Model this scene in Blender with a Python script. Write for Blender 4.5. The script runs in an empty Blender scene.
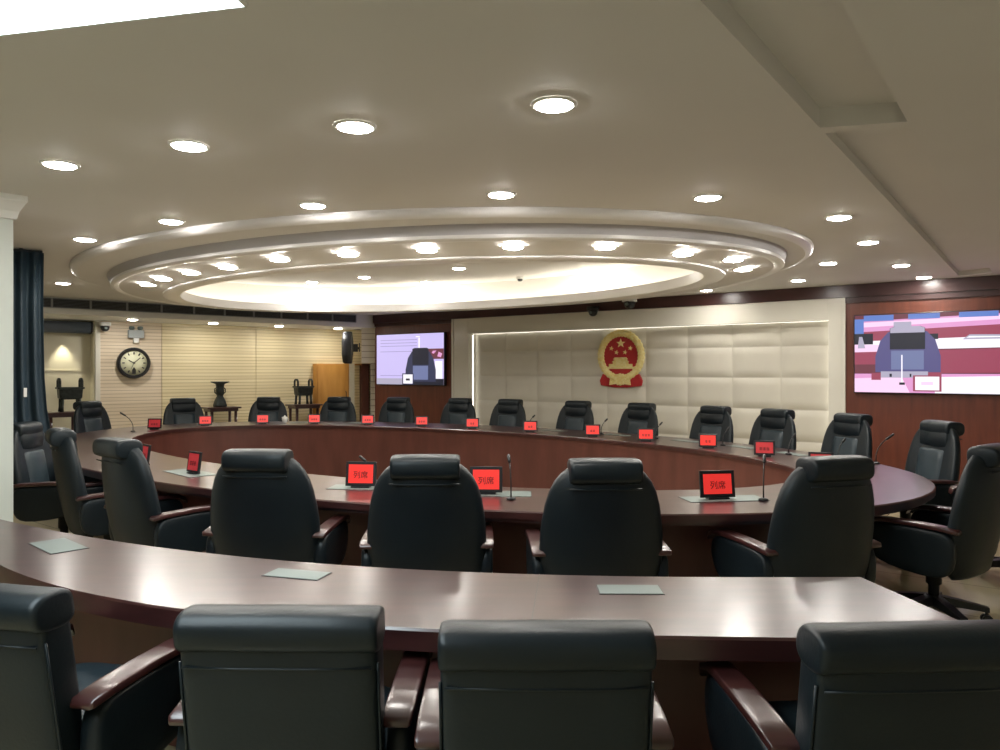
import bpy, bmesh, math, random
from mathutils import Vector, Matrix
random.seed(4)
PI = math.pi
sc = bpy.context.scene
COL = sc.collection

# ---------------------------------------------------------------- camera, world, exposure
CAM_H = 1.56
cd = bpy.data.cameras.new('camera'); cam = bpy.data.objects.new('camera', cd); COL.objects.link(cam)
cam.location = (0, 0, CAM_H); cam.rotation_euler = (math.radians(90), 0, 0)
cd.sensor_width = 36; cd.lens = 27.0; cd.shift_y = -0.005; cd.clip_start = 0.05   # 750 px focal length on a 1000 px frame
sc.camera = cam
w = bpy.data.worlds.new('world'); sc.world = w; w.use_nodes = True
w.node_tree.nodes['Background'].inputs[0].default_value = (.9, .95, 1, 1)
w.node_tree.nodes['Background'].inputs[1].default_value = .05
sc.view_settings.view_transform = 'Standard'
try: sc.view_settings.look = 'None'
except Exception: pass
sc.view_settings.gamma = 1; sc.view_settings.use_curve_mapping = False
sc.view_settings.exposure = 0.2
S_DOWN = 175.0      # ceiling downlight emission
S_COVE = 3.6       # strip in the oval cove
S_PANEL = 10.0      # big light panel above the near left corner
S_STRIP = 2.6      # light strips round the panelled niche

# ---------------------------------------------------------------- helpers
def tag(o, label=None, cat=None, group=None, kind=None):
    if label: o['label'] = label
    if cat: o['category'] = cat
    if group: o['group'] = group
    if kind: o['kind'] = kind
    return o
def empty(name, loc=(0, 0, 0), rz=0, label=None, cat=None, group=None):
    o = bpy.data.objects.new(name, None); COL.objects.link(o)
    o.location = loc; o.rotation_euler = (0, 0, rz); o.empty_display_size = .1
    return tag(o, label, cat, group)
def obj(name, bm, mat, parent=None, smooth=False, loc=None, rz=None, flat_normals=True):
    if flat_normals: bmesh.ops.recalc_face_normals(bm, faces=bm.faces[:])
    me = bpy.data.meshes.new(name); bm.to_mesh(me); bm.free()
    mats = mat if isinstance(mat, (list, tuple)) else [mat]
    for m in mats: me.materials.append(m)
    if smooth:
        for p in me.polygons: p.use_smooth = True
    o = bpy.data.objects.new(name, me); COL.objects.link(o)
    if parent: o.parent = parent
    if loc is not None: o.location = loc
    if rz is not None: o.rotation_euler = (0, 0, rz)
    return o
def kids(o): return [c for c in bpy.data.objects if c.parent == o]
KID = {}
def copy_tree(o, parent=None):
    c = o.copy(); COL.objects.link(c)
    if parent: c.parent = parent
    if o.name not in KID: KID[o.name] = kids(o)
    for ch in KID[o.name]: copy_tree(ch, c)
    return c
def auto(o, ang=35):
    for p in o.data.polygons: p.use_smooth = True
    try: o.data.set_sharp_from_angle(angle=math.radians(ang))
    except Exception: pass
    return o
def bevel(o, w=.004, n=2):
    m = o.modifiers.new('bevel', 'BEVEL'); m.width = w; m.segments = n; m.limit_method = 'ANGLE'; return o
def box(bm, x0, x1, y0, y1, z0, z1, mi=0, M=None):
    vs = [bm.verts.new((x, y, z)) for x in (x0, x1) for y in (y0, y1) for z in (z0, z1)]
    if M: 
        for v in vs: v.co = M @ v.co
    for f in ((0,1,3,2),(4,6,7,5),(0,4,5,1),(2,3,7,6),(0,2,6,4),(1,5,7,3)):
        fc = bm.faces.new([vs[i] for i in f]); fc.material_index = mi
    return vs
def ring_pts(cx, cy, cz, rx, ry, plane='xy', e=2.0, n=24):
    out = []
    for i in range(n):
        t = 2*PI*i/n; c, s = math.cos(t), math.sin(t)
        a = rx*math.copysign(abs(c)**(2/e), c); b = ry*math.copysign(abs(s)**(2/e), s)
        if plane == 'xy': out.append(Vector((cx+a, cy+b, cz)))
        elif plane == 'yz': out.append(Vector((cx, cy+a, cz+b)))
        else: out.append(Vector((cx+a, cy, cz+b)))
    return out
def loft(bm, rings, cap=True, mi=0, closed=False):
    R = [[bm.verts.new(p) for p in r] for r in rings]
    n = len(R[0])
    prs = list(zip(R, R[1:]))
    if closed: prs.append((R[-1], R[0]))
    for a, b in prs:
        for i in range(n):
            f = bm.faces.new((a[i], a[(i+1) % n], b[(i+1) % n], b[i])); f.material_index = mi
    if cap and not closed:
        for r in (R[0][::-1], R[-1]):
            f = bm.faces.new(r); f.material_index = mi
    return R
def tube(bm, pts, r, n=8, mi=0):
    pts = [Vector(p) for p in pts]; rings = []
    for i, p in enumerate(pts):
        d = (pts[min(i+1, len(pts)-1)]-pts[max(i-1, 0)]).normalized()
        a = d.orthogonal().normalized() if i == 0 else (rings_a - d*rings_a.dot(d)).normalized()
        rings_a = a; b = d.cross(a)
        rr = r[i] if isinstance(r, (list, tuple)) else r
        rings.append([p+a*rr*math.cos(2*PI*k/n)+b*rr*math.sin(2*PI*k/n) for k in range(n)])
    loft(bm, rings, mi=mi)
def lathe(bm, prof, n=24, cx=0, cy=0, mi=0):
    loft(bm, [[Vector((cx+r*math.cos(2*PI*k/n), cy+r*math.sin(2*PI*k/n), z)) for k in range(n)] for r, z in prof], mi=mi)
def prism(bm, pts, z0, z1, mi=0):
    a = [bm.verts.new((p[0], p[1], z0)) for p in pts]; b = [bm.verts.new((p[0], p[1], z1)) for p in pts]
    n = len(pts)
    for i in range(n):
        f = bm.faces.new((a[i], a[(i+1) % n], b[(i+1) % n], b[i])); f.material_index = mi
    for L in (a[::-1], b):
        f = bm.faces.new(L); f.material_index = mi
def plate_xz(bm, pts, y0, y1, mi=0):
    """polygon in the xz plane extruded from y0 to y1"""
    a = [bm.verts.new((p[0], y0, p[1])) for p in pts]; b = [bm.verts.new((p[0], y1, p[1])) for p in pts]
    n = len(pts)
    for i in range(n):
        f = bm.faces.new((a[i], a[(i+1) % n], b[(i+1) % n], b[i])); f.material_index = mi
    for L in (a[::-1], b):
        f = bm.faces.new(L); f.material_index = mi
NB = bmesh.new

# ---------------------------------------------------------------- materials
def mat(name, col, rough=.5, metal=0, coat=0, emit=None, es=0, spec=.5, coat_r=.05):
    m = bpy.data.materials.new(name); m.use_nodes = True
    b = m.node_tree.nodes['Principled BSDF']
    b.inputs['Base Color'].default_value = (*col, 1); b.inputs['Roughness'].default_value = rough
    b.inputs['Metallic'].default_value = metal; b.inputs['Coat Weight'].default_value = coat
    b.inputs['Coat Roughness'].default_value = coat_r; b.inputs['Specular IOR Level'].default_value = spec
    if emit: b.inputs['Emission Color'].default_value = (*emit, 1); b.inputs['Emission Strength'].default_value = es
    return m
def noisy(m, c1, c2, scale=(1, 1, 1), detail=4, sc_=5, bump=0, bscale=60, rough=None, bdist=.002):
    nt = m.node_tree; N = nt.nodes; L = nt.links; b = N['Principled BSDF']
    tc = N.new('ShaderNodeTexCoord'); mp = N.new('ShaderNodeMapping'); mp.inputs['Scale'].default_value = scale
    no = N.new('ShaderNodeTexNoise'); no.inputs['Scale'].default_value = sc_; no.inputs['Detail'].default_value = detail
    cr = N.new('ShaderNodeValToRGB'); cr.color_ramp.elements[0].position = .3; cr.color_ramp.elements[1].position = .7
    cr.color_ramp.elements[0].color = (*c1, 1); cr.color_ramp.elements[1].color = (*c2, 1)
    L.new(tc.outputs['Object'], mp.inputs[0]); L.new(mp.outputs[0], no.inputs[0]); L.new(no.outputs[0], cr.inputs[0]); L.new(cr.outputs[0], b.inputs['Base Color'])
    if bump:
        n2 = N.new('ShaderNodeTexNoise'); n2.inputs['Scale'].default_value = bscale; n2.inputs['Detail'].default_value = 3
        bp = N.new('ShaderNodeBump'); bp.inputs['Strength'].default_value = bump; bp.inputs['Distance'].default_value = bdist
        L.new(tc.outputs['Object'], n2.inputs[0]); L.new(n2.outputs[0], bp.inputs['Height']); L.new(bp.outputs[0], b.inputs['Normal'])
    return m
LEATHER = noisy(mat('black_leather', (.01, .014, .016), .40, spec=.33), (.006, .010, .013), (.009, .015, .019), sc_=3, bump=.25, bscale=90)
LEATHER_SHEEN = noisy(mat('sheen_tinted_leather', (.02, .03, .035), .42, spec=.4), (.020, .033, .042), (.028, .043, .052), sc_=3, bump=.25, bscale=90)  # black leather again, specular sheen of the lumbar cushions painted in as lighter teal
WOOD = noisy(mat('mahogany', (.06, .015, .012), .3, coat=.5, coat_r=.2, spec=.6), (.032, .009, .009), (.060, .018, .017), scale=(1, 6, 6), sc_=3)
WOODR = noisy(mat('mahogany_panel', (.1, .03, .02), .4), (.085, .026, .020), (.13, .042, .032), scale=(1, 1, .25), sc_=6)
WOODW = noisy(mat('mahogany_wall', (.12, .03, .015), .38), (.11, .026, .013), (.17, .042, .02), scale=(4, 4, .5), sc_=4)
FRIEZE = noisy(mat('dark_frieze', (.05, .015, .015), .3), (.04, .013, .012), (.06, .02, .018), sc_=3)
CEIL = noisy(mat('ceiling_paint', (.7, .66, .6), .7), (.74, .715, .69), (.76, .735, .71), sc_=1.5, detail=1)
MOULD = mat('silver_moulding', (.78, .76, .75), .3)
WHITE = mat('white_paint', (.78, .78, .75), .5)
COVEW = mat('cove_white', (.86, .84, .78), .7)
PILLAR = mat('glossy_pillar', (.62, .66, .62), .18)
BLACK = mat('black_plastic', (.012, .012, .014), .35)
GRILLE = mat('dark_grille', (.03, .035, .04), .5)
LOUV = mat('louvre_grey', (.10, .11, .12), .45)
LOUVF = mat('louvre_frame_grey', (.28, .29, .30), .45)
HOUS = mat('slate_casing', (.07, .085, .10), .5)
GREYP = mat('brushed_grey_plate', (.16, .2, .19), .42, metal=.3)
STONE = noisy(mat('cream_stone', (.6, .56, .46), .16), (.74, .71, .62), (.80, .77, .68), sc_=1.2, detail=6)
PADS = noisy(mat('cream_padding', (.55, .5, .42), .75), (.70, .66, .57), (.75, .71, .61), sc_=2, bump=.3, bscale=200)
CARD_RED = mat('red_display', (.6, .03, .02), .3, emit=(1, .045, .04), es=.48)
CARD_DIM = mat('dim_red_display', (.35, .03, .03), .3, emit=(.45, .03, .045), es=.35)
INK = mat('dark_red_lettering', (.03, .0, .0), .5)
NAVY = noisy(mat('navy_cloth', (.012, .03, .045), .6), (.010, .024, .036), (.015, .034, .05), sc_=4)
BRONZE = noisy(mat('dark_bronze', (.03, .035, .03), .4, metal=.5), (.02, .025, .024), (.05, .06, .055), sc_=18)
GOLD = noisy(mat('gold', (.8, .55, .12), .4, metal=.1), (.85, .66, .22), (.95, .84, .42), sc_=25, bump=.6, bscale=70, bdist=.01)
RED = mat('emblem_red', (.45, .015, .02), .35)
ORANGE = noisy(mat('orange_veneer', (.55, .26, .05), .4), (.5, .23, .045), (.6, .3, .07), scale=(3, 3, .6), sc_=3)
CHROME = mat('chrome', (.7, .7, .7), .15, metal=1)
LAMP = mat('lamp', (1, 1, 1), .5, emit=(1, .96, .89), es=S_DOWN)
LAMPR = mat('lamp_rim', (.85, .85, .82), .35)
COVE = mat('cove_strip', (1, 1, 1), .5, emit=(1, .93, .80), es=S_COVE)
PANEL = mat('light_panel', (1, 1, 1), .5, emit=(.80, .94, 1), es=S_PANEL)
STRIP = mat('niche_strip', (1, 1, 1), .5, emit=(1, .96, .86), es=S_STRIP)
CASTER = mat('caster', (.02, .02, .02), .4)
CLOCKF = mat('clock_face', (.75, .74, .52), .5)

def striped(name, c1, c2, c3, period):
    m = mat(name, c1, .5); nt = m.node_tree; N = nt.nodes; L = nt.links; b = N['Principled BSDF']
    tc = N.new('ShaderNodeTexCoord'); mp = N.new('ShaderNodeMapping'); mp.inputs['Scale'].default_value = (.35, .35, 1/period)
    no = N.new('ShaderNodeTexNoise'); no.inputs['Scale'].default_value = 1.0; no.inputs['Detail'].default_value = 2
    cr = N.new('ShaderNodeValToRGB'); e = cr.color_ramp.elements
    e[0].position = .32; e[0].color = (*c1, 1); e[1].position = .68; e[1].color = (*c3, 1); k = e.new(.5); k.color = (*c2, 1)
    L.new(tc.outputs['Object'], mp.inputs[0]); L.new(mp.outputs[0], no.inputs[0]); L.new(no.outputs[0], cr.inputs[0]); 
    sp = N.new('ShaderNodeSeparateXYZ'); L.new(tc.outputs['Object'], sp.inputs[0])
    mu = N.new('ShaderNodeMath'); mu.operation = 'MULTIPLY'; mu.inputs[1].default_value = 1/(period*1.0); L.new(sp.outputs[2], mu.inputs[0])
    fr = N.new('ShaderNodeMath'); fr.operation = 'FRACT'; L.new(mu.outputs[0], fr.inputs[0])
    lt = N.new('ShaderNodeMath'); lt.operation = 'LESS_THAN'; lt.inputs[1].default_value = .14; L.new(fr.outputs[0], lt.inputs[0])
    mx = N.new('ShaderNodeMix'); mx.data_type = 'RGBA'; L.new(lt.outputs[0], mx.inputs[0]); L.new(cr.outputs[0], mx.inputs[6]); mx.inputs[7].default_value = (c1[0]*.62, c1[1]*.58, c1[2]*.52, 1)
    L.new(mx.outputs[2], b.inputs['Base Color'])
    return m
SLATY = striped('yellow_slat_wall', (.68, .57, .34), (.76, .65, .40), (.82, .72, .48), .06)
SLATP = striped('pink_slat_wall', (.68, .56, .41), (.75, .63, .47), (.80, .68, .53), .06)
TILEP = striped('pier_tile', (.70, .64, .50), (.76, .70, .56), (.80, .74, .61), .12)
BEIGE = mat('beige_wall', (.74, .69, .53), .6)
def floor_mat():
    m = mat('polished_tile', (.5, .45, .3), .16); nt = m.node_tree; N = nt.nodes; L = nt.links; b = N['Principled BSDF']
    tc = N.new('ShaderNodeTexCoord'); mp = N.new('ShaderNodeMapping'); mp.inputs['Rotation'].default_value = (0, 0, math.radians(37.5))
    br = N.new('ShaderNodeTexBrick'); br.offset = 0; br.inputs['Scale'].default_value = 1.25; br.inputs['Mortar Size'].default_value = .006
    br.inputs['Brick Width'].default_value = 1; br.inputs['Row Height'].default_value = 1
    br.inputs['Color1'].default_value = (.48, .42, .27, 1); br.inputs['Color2'].default_value = (.52, .46, .30, 1); br.inputs['Mortar'].default_value = (.25, .21, .14, 1)
    L.new(tc.outputs['Object'], mp.inputs[0]); L.new(mp.outputs[0], br.inputs[0]); L.new(br.outputs[0], b.inputs['Base Color']); return m
FLOOR = floor_mat()

# ---------------------------------------------------------------- plan of the room (metres; camera stands at 0,0)
HC = 2.65
TH = math.radians(142.5)
UX, UY = math.cos(TH), math.sin(TH)           # long axis of the ovals (towards far left)
VX, VY = -UY, UX                              # short axis (v<0 = away from camera)
def ell(cx, cy, a, b, n=96):
    return [(cx+a*math.cos(t)*UX+b*math.sin(t)*VX, cy+a*math.cos(t)*UY+b*math.sin(t)*VY) for t in [2*PI*i/n for i in range(n)]]
TC = (-1.05, 7.95); TA, TB, TW = 4.93, 2.92, .88
CC = (-1.03, 8.72)
class Frame:
    def __init__(s, ox, oy, ang): s.o = (ox, oy); s.a = ang; s.c = math.cos(ang); s.s = math.sin(ang)
    def P(s, t, d=0):    # t along the wall, d out into the room
        return (s.o[0]+t*s.c+d*s.s, s.o[1]+t*s.s-d*s.c)
    def M(s): return Matrix.Translation((s.o[0], s.o[1], 0)) @ Matrix.Rotation(s.a, 4, 'Z')
    def at(s, k, d=0):   # t of the sight line with slope k = X/Y (survey of the place)
        ox, oy = s.P(0, d); return (k*oy-ox)/(s.c-k*s.s)
MW = Frame(0, 13.077, math.radians(-37.5))    # main wall
LW = Frame(-7.49, 12.26, math.atan2(15.75-12.26, 7.49-3.42))   # left wall
k_ = lambda px: (px-500)/750.
def fobj(name, bm, m, F, parent=None, **kw):
    o = obj(name, bm, m, parent, **kw)
    if parent is None: o.location = (F.o[0], F.o[1], 0); o.rotation_euler = (0, 0, F.a)
    return o
T = lambda px, d=0: MW.at(k_(px), d)
TLm = lambda px, d=0: LW.at(k_(px), d)
t_corner = T(375)
corner = MW.P(t_corner)
RW0 = MW.P(9/.793)                             # right end of the main wall
rdir = (-.609, -.793)
RW1 = (RW0[0]+rdir[0]*10.2, RW0[1]+rdir[1]*10.2)
LWL = LW.P(-2.8); LWR = LW.P(TLm(375)+.4)
BACKY = -2.0
outline = [MW.P(t_corner-.9), RW0, RW1, (RW1[0], BACKY), (-9.6, BACKY), LWL, LWR]

bm = NB(); bm.faces.new([bm.verts.new((x, y, 0)) for x, y in outline])
tag(obj('floor', bm, FLOOR), kind='structure')

# ceiling with the oval opening and the recessed service strip
def loop_edges(bm, pts, z):
    v = [bm.verts.new((x, y, z)) for x, y in pts]
    return [bm.edges.new((v[i], v[(i+1) % len(v)])) for i in range(len(v))]
sd = (.589, .808)
L1 = lambda s: (.59+sd[0]*s, 2.21+sd[1]*s)
L2 = lambda s: (1.0+sd[0]*s, 2.21+sd[1]*s)
sA0, sA1, sB1 = -2.6, 1.44, 8.0
stripA = [L1(sA0), L2(sA0), L2(sA1-.10), L1(sA1)]
stripB = [L1(sA1+.1), L2(sA1), L2(sB1-.35), L1(sB1)]
bm = NB(); E = loop_edges(bm, outline, HC)+loop_edges(bm, ell(*CC, 4.38, 3.26), HC)+loop_edges(bm, stripA, HC)+loop_edges(bm, stripB, HC)
bmesh.ops.triangle_fill(bm, edges=E, use_beauty=True)
for pts, h in ((stripA, .09), (stripB, .055)):
    a = [bm.verts.new((x, y, HC)) for x, y in pts]; b = [bm.verts.new((x, y, HC+h)) for x, y in pts]
    for i in range(4): bm.faces.new((a[i], a[(i+1) % 4], b[(i+1) % 4], b[i]))
    bm.faces.new(b)
tag(obj('ceiling', bm, CEIL), kind='structure')

# stepped oval ceiling feature
def ering(a, b, z, n=128): return [Vector((x, y, z)) for x, y in ell(*CC, a, b, n)]
RC = 2.86
bm = NB()
loft(bm, [ering(4.38, 3.26, HC+.02), ering(4.38, 3.26, 2.645), ering(4.375, 3.255, 2.62), ering(4.35, 3.23, 2.60), ering(4.31, 3.19, 2.592)], cap=False, mi=0)
loft(bm, [ering(4.31, 3.19, 2.592), ering(4.17, 2.87, 2.60)], cap=False, mi=1)
loft(bm, [ering(4.17, 2.87, 2.60), ering(4.15, 2.83, 2.53)], cap=False, mi=2)
loft(bm, [ering(4.15, 2.83, 2.53), ering(4.15, 2.83, 2.505), ering(4.12, 2.80, 2.49), ering(4.08, 2.76, 2.49), ering(4.06, 2.74, 2.50)], cap=False, mi=0)
loft(bm, [ering(4.06, 2.74, 2.50), ering(3.64, 2.27, 2.455)], cap=False, mi=1)
loft(bm, [ering(3.64, 2.27, 2.455), ering(3.635, 2.265, 2.443), ering(3.60, 2.23, 2.434), ering(3.55, 2.18, 2.43), ering(3.47, 2.10, 2.43), ering(3.44, 2.07, 2.445), ering(3.44, 2.07, 2.55)], cap=False, mi=0)
loft(bm, [ering(3.44, 2.07, 2.55), ering(3.47, 2.10, 2.55), ering(3.47, 2.10, 2.52), ering(3.86, 2.49, 2.52), ering(3.86, 2.49, RC)], cap=False, mi=3)
R = ering(3.86, 2.49, RC); bm.faces.new([bm.verts.new(p) for p in R]).material_index = 1
for f in bm.faces: f.smooth = f.material_index != 9
o = obj('ceiling_oval_tiers', bm, [MOULD, CEIL, WHITE, COVEW]); auto(o, 40); tag(o, kind='structure'); o.name = 'trim_1'; o.data.materials[2] = mat('lilac_grey_paint', (.60, .58, .60), .55)
bm = NB()
loft(bm, [ering(3.70, 2.33, 2.535), ering(3.80, 2.43, 2.535)], cap=False)
o = obj('light_strip', bm, COVE); tag(o, 'warm white light strip hidden on the shelf inside the oval ceiling opening', 'light')

# ---------------------------------------------------------------- walls
def wall(name, p, q, m, z1=HC, th=.12):
    L = math.hypot(q[0]-p[0], q[1]-p[1]); a = math.atan2(q[1]-p[1], q[0]-p[0])
    bm = NB(); box(bm, 0, L, 0, th, 0, z1); o = obj(name, bm, m, loc=(p[0], p[1], 0), rz=a); return tag(o, kind='structure')
wall('wall_right', RW0, RW1, WHITE); wall('wall_side', RW1, (RW1[0], BACKY), WHITE)
wall('wall_back', (RW1[0], BACKY), (-9.6, BACKY), BEIGE); wall('wall_near_left', (-9.6, BACKY), LWL, BEIGE)

# main wall: brown veneer left and right of the stone surround, dark frieze above
tS0, tS1 = T(453), T(846); nz0, nz1 = T(469, 0), T(829, 0)
zS, zN = 2.49, 2.21
bm = NB(); box(bm, t_corner, tS0, 0, .3, 0, 2.42); box(bm, tS1, T(1000)+3.0, 0, .3, 0, 2.42)
tag(fobj('wall_main', bm, WOODW, MW), kind='structure')
bm = NB(); box(bm, t_corner, T(1000)+3.0, -.06, .3, zS, HC)
box(bm, t_corner, tS0, -.03, .3, 2.42, zS); box(bm, tS1, T(1000)+3.0, -.03, .3, 2.42, zS)
tag(fobj('trim_2', bm, FRIEZE, MW), kind='structure')
bm = NB()
box(bm, tS0, nz0, -.03, .3, 0, zS); box(bm, nz1, tS1, -.03, .3, 0, zS); box(bm, nz0, nz1, -.03, .3, zN, zS)
box(bm, tS0+.0, tS0+.04, -.045, -.03, 0, zS); box(bm, tS1-.04, tS1, -.045, -.03, 0, zS)
tag(bevel(fobj('trim_3', bm, STONE, MW)), kind='structure')
# padded panels in the niche
bm = NB(); cols = [T(x) for x in (500, 531, 565.4, 600.5, 642.5, 684.5, 730, 779)]
cols = [cols[0]+.678*i for i in range(-1, 9)]
rows = [-.28, .155, .59, 1.02, 1.455, 1.887, 2.32]
for i in range(len(cols)-1):
    for j in range(len(rows)-1):
        x0, x1 = max(cols[i], nz0-.1)+.006, min(cols[i+1], nz1+.1)-.006; z0, z1 = max(rows[j], 0)+.006, rows[j+1]-.006
        if x1-x0 < .05: continue
        G = 8; V = {}
        for a in range(G+1):
            for b in range(G+1):
                u, v = a/G, b/G; ex = min(u, 1-u)*(x1-x0); ez = min(v, 1-v)*(z1-z0)
                h = .03*(1-math.exp(-ex/.018))*(1-math.exp(-ez/.018))
                V[a, b] = bm.verts.new((x0+u*(x1-x0), .17-h, z0+v*(z1-z0)))
        for a in range(G):
            for b in range(G): bm.faces.new((V[a, b], V[a+1, b], V[a+1, b+1], V[a, b+1]))
box(bm, nz0-.15, nz1+.15, .172, .3, 0, 2.4)
o = fobj('padded_panels', bm, PADS, MW, smooth=True); auto(o, 50); tag(o, kind='structure'); o.name = 'trim_4'
# light strips behind the surround's lip
bm = NB(); box(bm, nz0, nz1, .05, .08, zN+.012, zN+.02); box(bm, nz0-.02, nz0-.012, .05, .08, .3, zN); box(bm, nz1+.012, nz1+.02, .05, .08, .3, zN)
bm.free()
for nm, a in (('above', (nz0, nz1, .118, .130, zN-.002, zN)), ('at the left edge of', (nz0, nz0+.003, .10, .125, .3, zN-.02)), ('at the right edge of', (nz1-.003, nz1, .10, .125, .3, zN-.02))):
    bm = NB(); box(bm, *a); tag(fobj('light_strip', bm, STRIP, MW), 'thin white light strip %s the padded panels' % nm, 'light', 'light strips round the padded panels')

# left wall with soffit, vents, slatted panelling
def fq(F, x): return F.at(k_(x))
tR = TLm(375)+.3
tx = {x: TLm(x) for x in (42, 95, 100, 162, 256, 352)}
bm = NB(); box(bm, -2.8, tx[95], .25, .4, 0, 2.42); box(bm, tx[95]-.02, tx[95], 0, .4, 0, 2.42)
box(bm, -2.8, tx[95], .24, .25, 1.55, 1.562)
tag(fobj('wall_left_recess', bm, BEIGE, LW), kind='structure').name = 'wall_alcove'
bm = NB(); box(bm, tx[95], tx[100], -.03, .3, 0, 2.42)
tag(bevel(fobj('trim_5', bm, STONE, LW)), kind='structure')
bm = NB(); box(bm, tx[100], tx[162]-.008, 0, .3, 0, 2.42)
tag(fobj('wall_left', bm, SLATP, LW), kind='structure')
bm = NB(); box(bm, tx[162], tx[256]-.008, -.01, .3, 0, 2.42); box(bm, tx[256], tR, -.01, .3, 0, 2.42)
tag(fobj('wall_left_far', bm, SLATY, LW), kind='structure')
# soffit: front face line from its far-left point to the corner
SP = (-6.78, 11.1); SF = Frame(SP[0], SP[1], math.atan2(corner[1]-SP[1], corner[0]-SP[0]))
Ls = math.hypot(corner[1]-SP[1], corner[0]-SP[0])
ss = lambda px, d=0: SF.at(k_(px), d)
bm = NB()
box(bm, -3.2, Ls, 0, 2.2, 2.40, HC-.001)
box(bm, -3.2, Ls, -.02, 0, 2.40, 2.47)
tag(fobj('soffit', bm, WHITE, SF), kind='structure').name = 'trim_6'
# pier between left wall and main wall
pier = Frame(*corner, MW.a)
pw = [LW.P(TLm(361.5)+.02, 0)]
bm = NB()
pa = MW.P(t_corner, 0); pb = MW.P(t_corner, .0)
kk = k_(361.5)
q = (kk*14.95, 14.95)
q2 = (kk*16.5, 16.5); c2 = MW.P(t_corner+.05, -.6)
k9 = k_(370.5); ql = (k9*14.95, 14.95); ql2 = (k9*16.4, 16.4)
prism(bm, [q, pa, c2, q2], 1.70, 2.40); prism(bm, [ql, pa, c2, ql2], 0, 1.70)
tag(obj('wall_pier', bm, TILEP), kind='structure').name = 'wall_corner'
bm = NB(); prism(bm, [LW.P(tR-.1, .01), LW.P(tR-.1, -1.0), MW.P(t_corner+.1, -1.8), MW.P(t_corner+.1, -.29)], 0, HC)
tag(obj('wall_end', bm, BEIGE), kind='structure')

ORD = ['first', 'second', 'third', 'fourth', 'fifth', 'sixth', 'seventh', 'eighth', 'ninth', 'tenth', 'eleventh', 'twelfth', 'thirteenth', 'fourteenth', 'fifteenth', 'sixteenth']
# vents
s0 = ss(52); s1 = ss(356); nV = 10; pitch = (s1-s0)/nV
def vent(i):
    e = empty('air_vent', (*SF.P(s0+pitch*i, .0), 2.49), SF.a)
    bm = NB(); box(bm, .005, pitch-.012, -.006, .0, 0, .145); obj('backing', bm, BLACK, e)
    bm = NB()
    for z in (.0, .135): box(bm, 0, pitch-.006, -.022, -.004, z, z+.01)
    for x in (0, pitch-.018): box(bm, x, x+.012, -.022, -.004, 0, .145)
    obj('frame', bm, LOUVF, e)
    bm = NB()
    for k in range(6): box(bm, .01, pitch-.016, -.018, -.006, .018+k*.021, .024+k*.021)
    obj('louvres', bm, LOUV, e); return e
for i in range(-1, nV):
    v = vent(i)
    lab = 'dark louvred air vent in the soffit, ' + ('leftmost, beside the navy curtain' if i < 0 else 'rightmost, nearest the left screen' if i == nV-1 else '%s section from the left' % ORD[i+1])
    tag(v, lab, 'vent', 'air vents along the soffit')

# ---------------------------------------------------------------- downlights
def dl_point(x, y, h):
    D = (h-CAM_H)*750/(370-y); return ((x-500)*D/750, D)
dl0 = empty('downlight', (0, 0, 0))
bm = NB(); n = 28
loft(bm, [[Vector((r*math.cos(2*PI*k/n), r*math.sin(2*PI*k/n), z)) for k in range(n)] for r, z in ((.074, .0), (.076, -.008), (.088, -.009), (.095, -.002), (.095, .0))], cap=False)
obj('trim_ring', bm, LAMPR, dl0, smooth=True)
bm = NB(); lathe(bm, [(.075, -.003), (.072, -.010), (.055, -.015), (.02, -.017)], 28); obj('lens', bm, LAMP, dl0, smooth=True)
used = [False]
def place_dl(x, y, h, lab, grp):
    o = dl0 if not used[0] else copy_tree(dl0); used[0] = True
    X, Y = dl_point(x, y, h)
    if h == 2.50:      # the ring slopes gently down towards the opening
        for _ in range(12):
            u = (X-CC[0])*UX+(Y-CC[1])*UY; v = (X-CC[0])*VX+(Y-CC[1])*VY
            f = min(range(101), key=lambda q: abs((u/(3.64+.42*q/100))**2+(v/(2.27+.47*q/100))**2-1))/100
            h = 2.455+.045*f; X, Y = dl_point(x, y, h)
        h -= .004
    o.location = (X, Y, h-.001); tag(o, lab, 'ceiling light', grp); return o
rowsD = [
 (2.65, 'near downlights', 'round white downlight in the row nearest the camera, %s from the left', [(60,164),(189,145),(355,126),(554,104)]),
 (2.65, 'downlights before the oval', 'round downlight in the row just before the oval ceiling tiers, %s from the left', [(85,239),(171,221),(313,205),(501,194),(708,197),(839,217)]),
 (2.65, 'downlights by the right end', 'round downlight right of the oval ceiling tiers towards the right screen, %s from the left', [(706,290),(798,280),(828,263),(868,242),(901,265),(924,277)]),
 (2.50, 'downlights in the oval ring', 'round downlight on the lower oval ceiling ring, %s from the left', [(148,284),(163,278),(191,272),(228,266.5),(280,258.5),(348,253.5),(427,249),(513,246),(605,246),(683,253),(733,259),(743,268.5)]),
 (RC, 'downlights inside the oval recess', 'small looking downlight inside the bright oval recess, %s from the left', [(312,282),(364,277),(459,268),(586,270),(426,282)]),
 (2.40, 'downlights under the left soffit', 'downlight under the soffit along the slatted wall, %s from the left', [(132.5,318.5),(213,323),(279,326.5),(338,328.5)]),
]
for h, grp, lab, pts in rowsD:
    for i, (x, y) in enumerate(sorted(pts)):
        if h == 2.40:   # under the soffit, half way back
            X, Y = SF.P(ss(x, -.55), -.55); D = Y; y = 370-(h-CAM_H)*750/D
        place_dl(x, y, h, lab % ORD[i], grp)
o = place_dl(63, 283, 2.65, 'lone round downlight beside the top of the navy curtain', 'side downlight')
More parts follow.
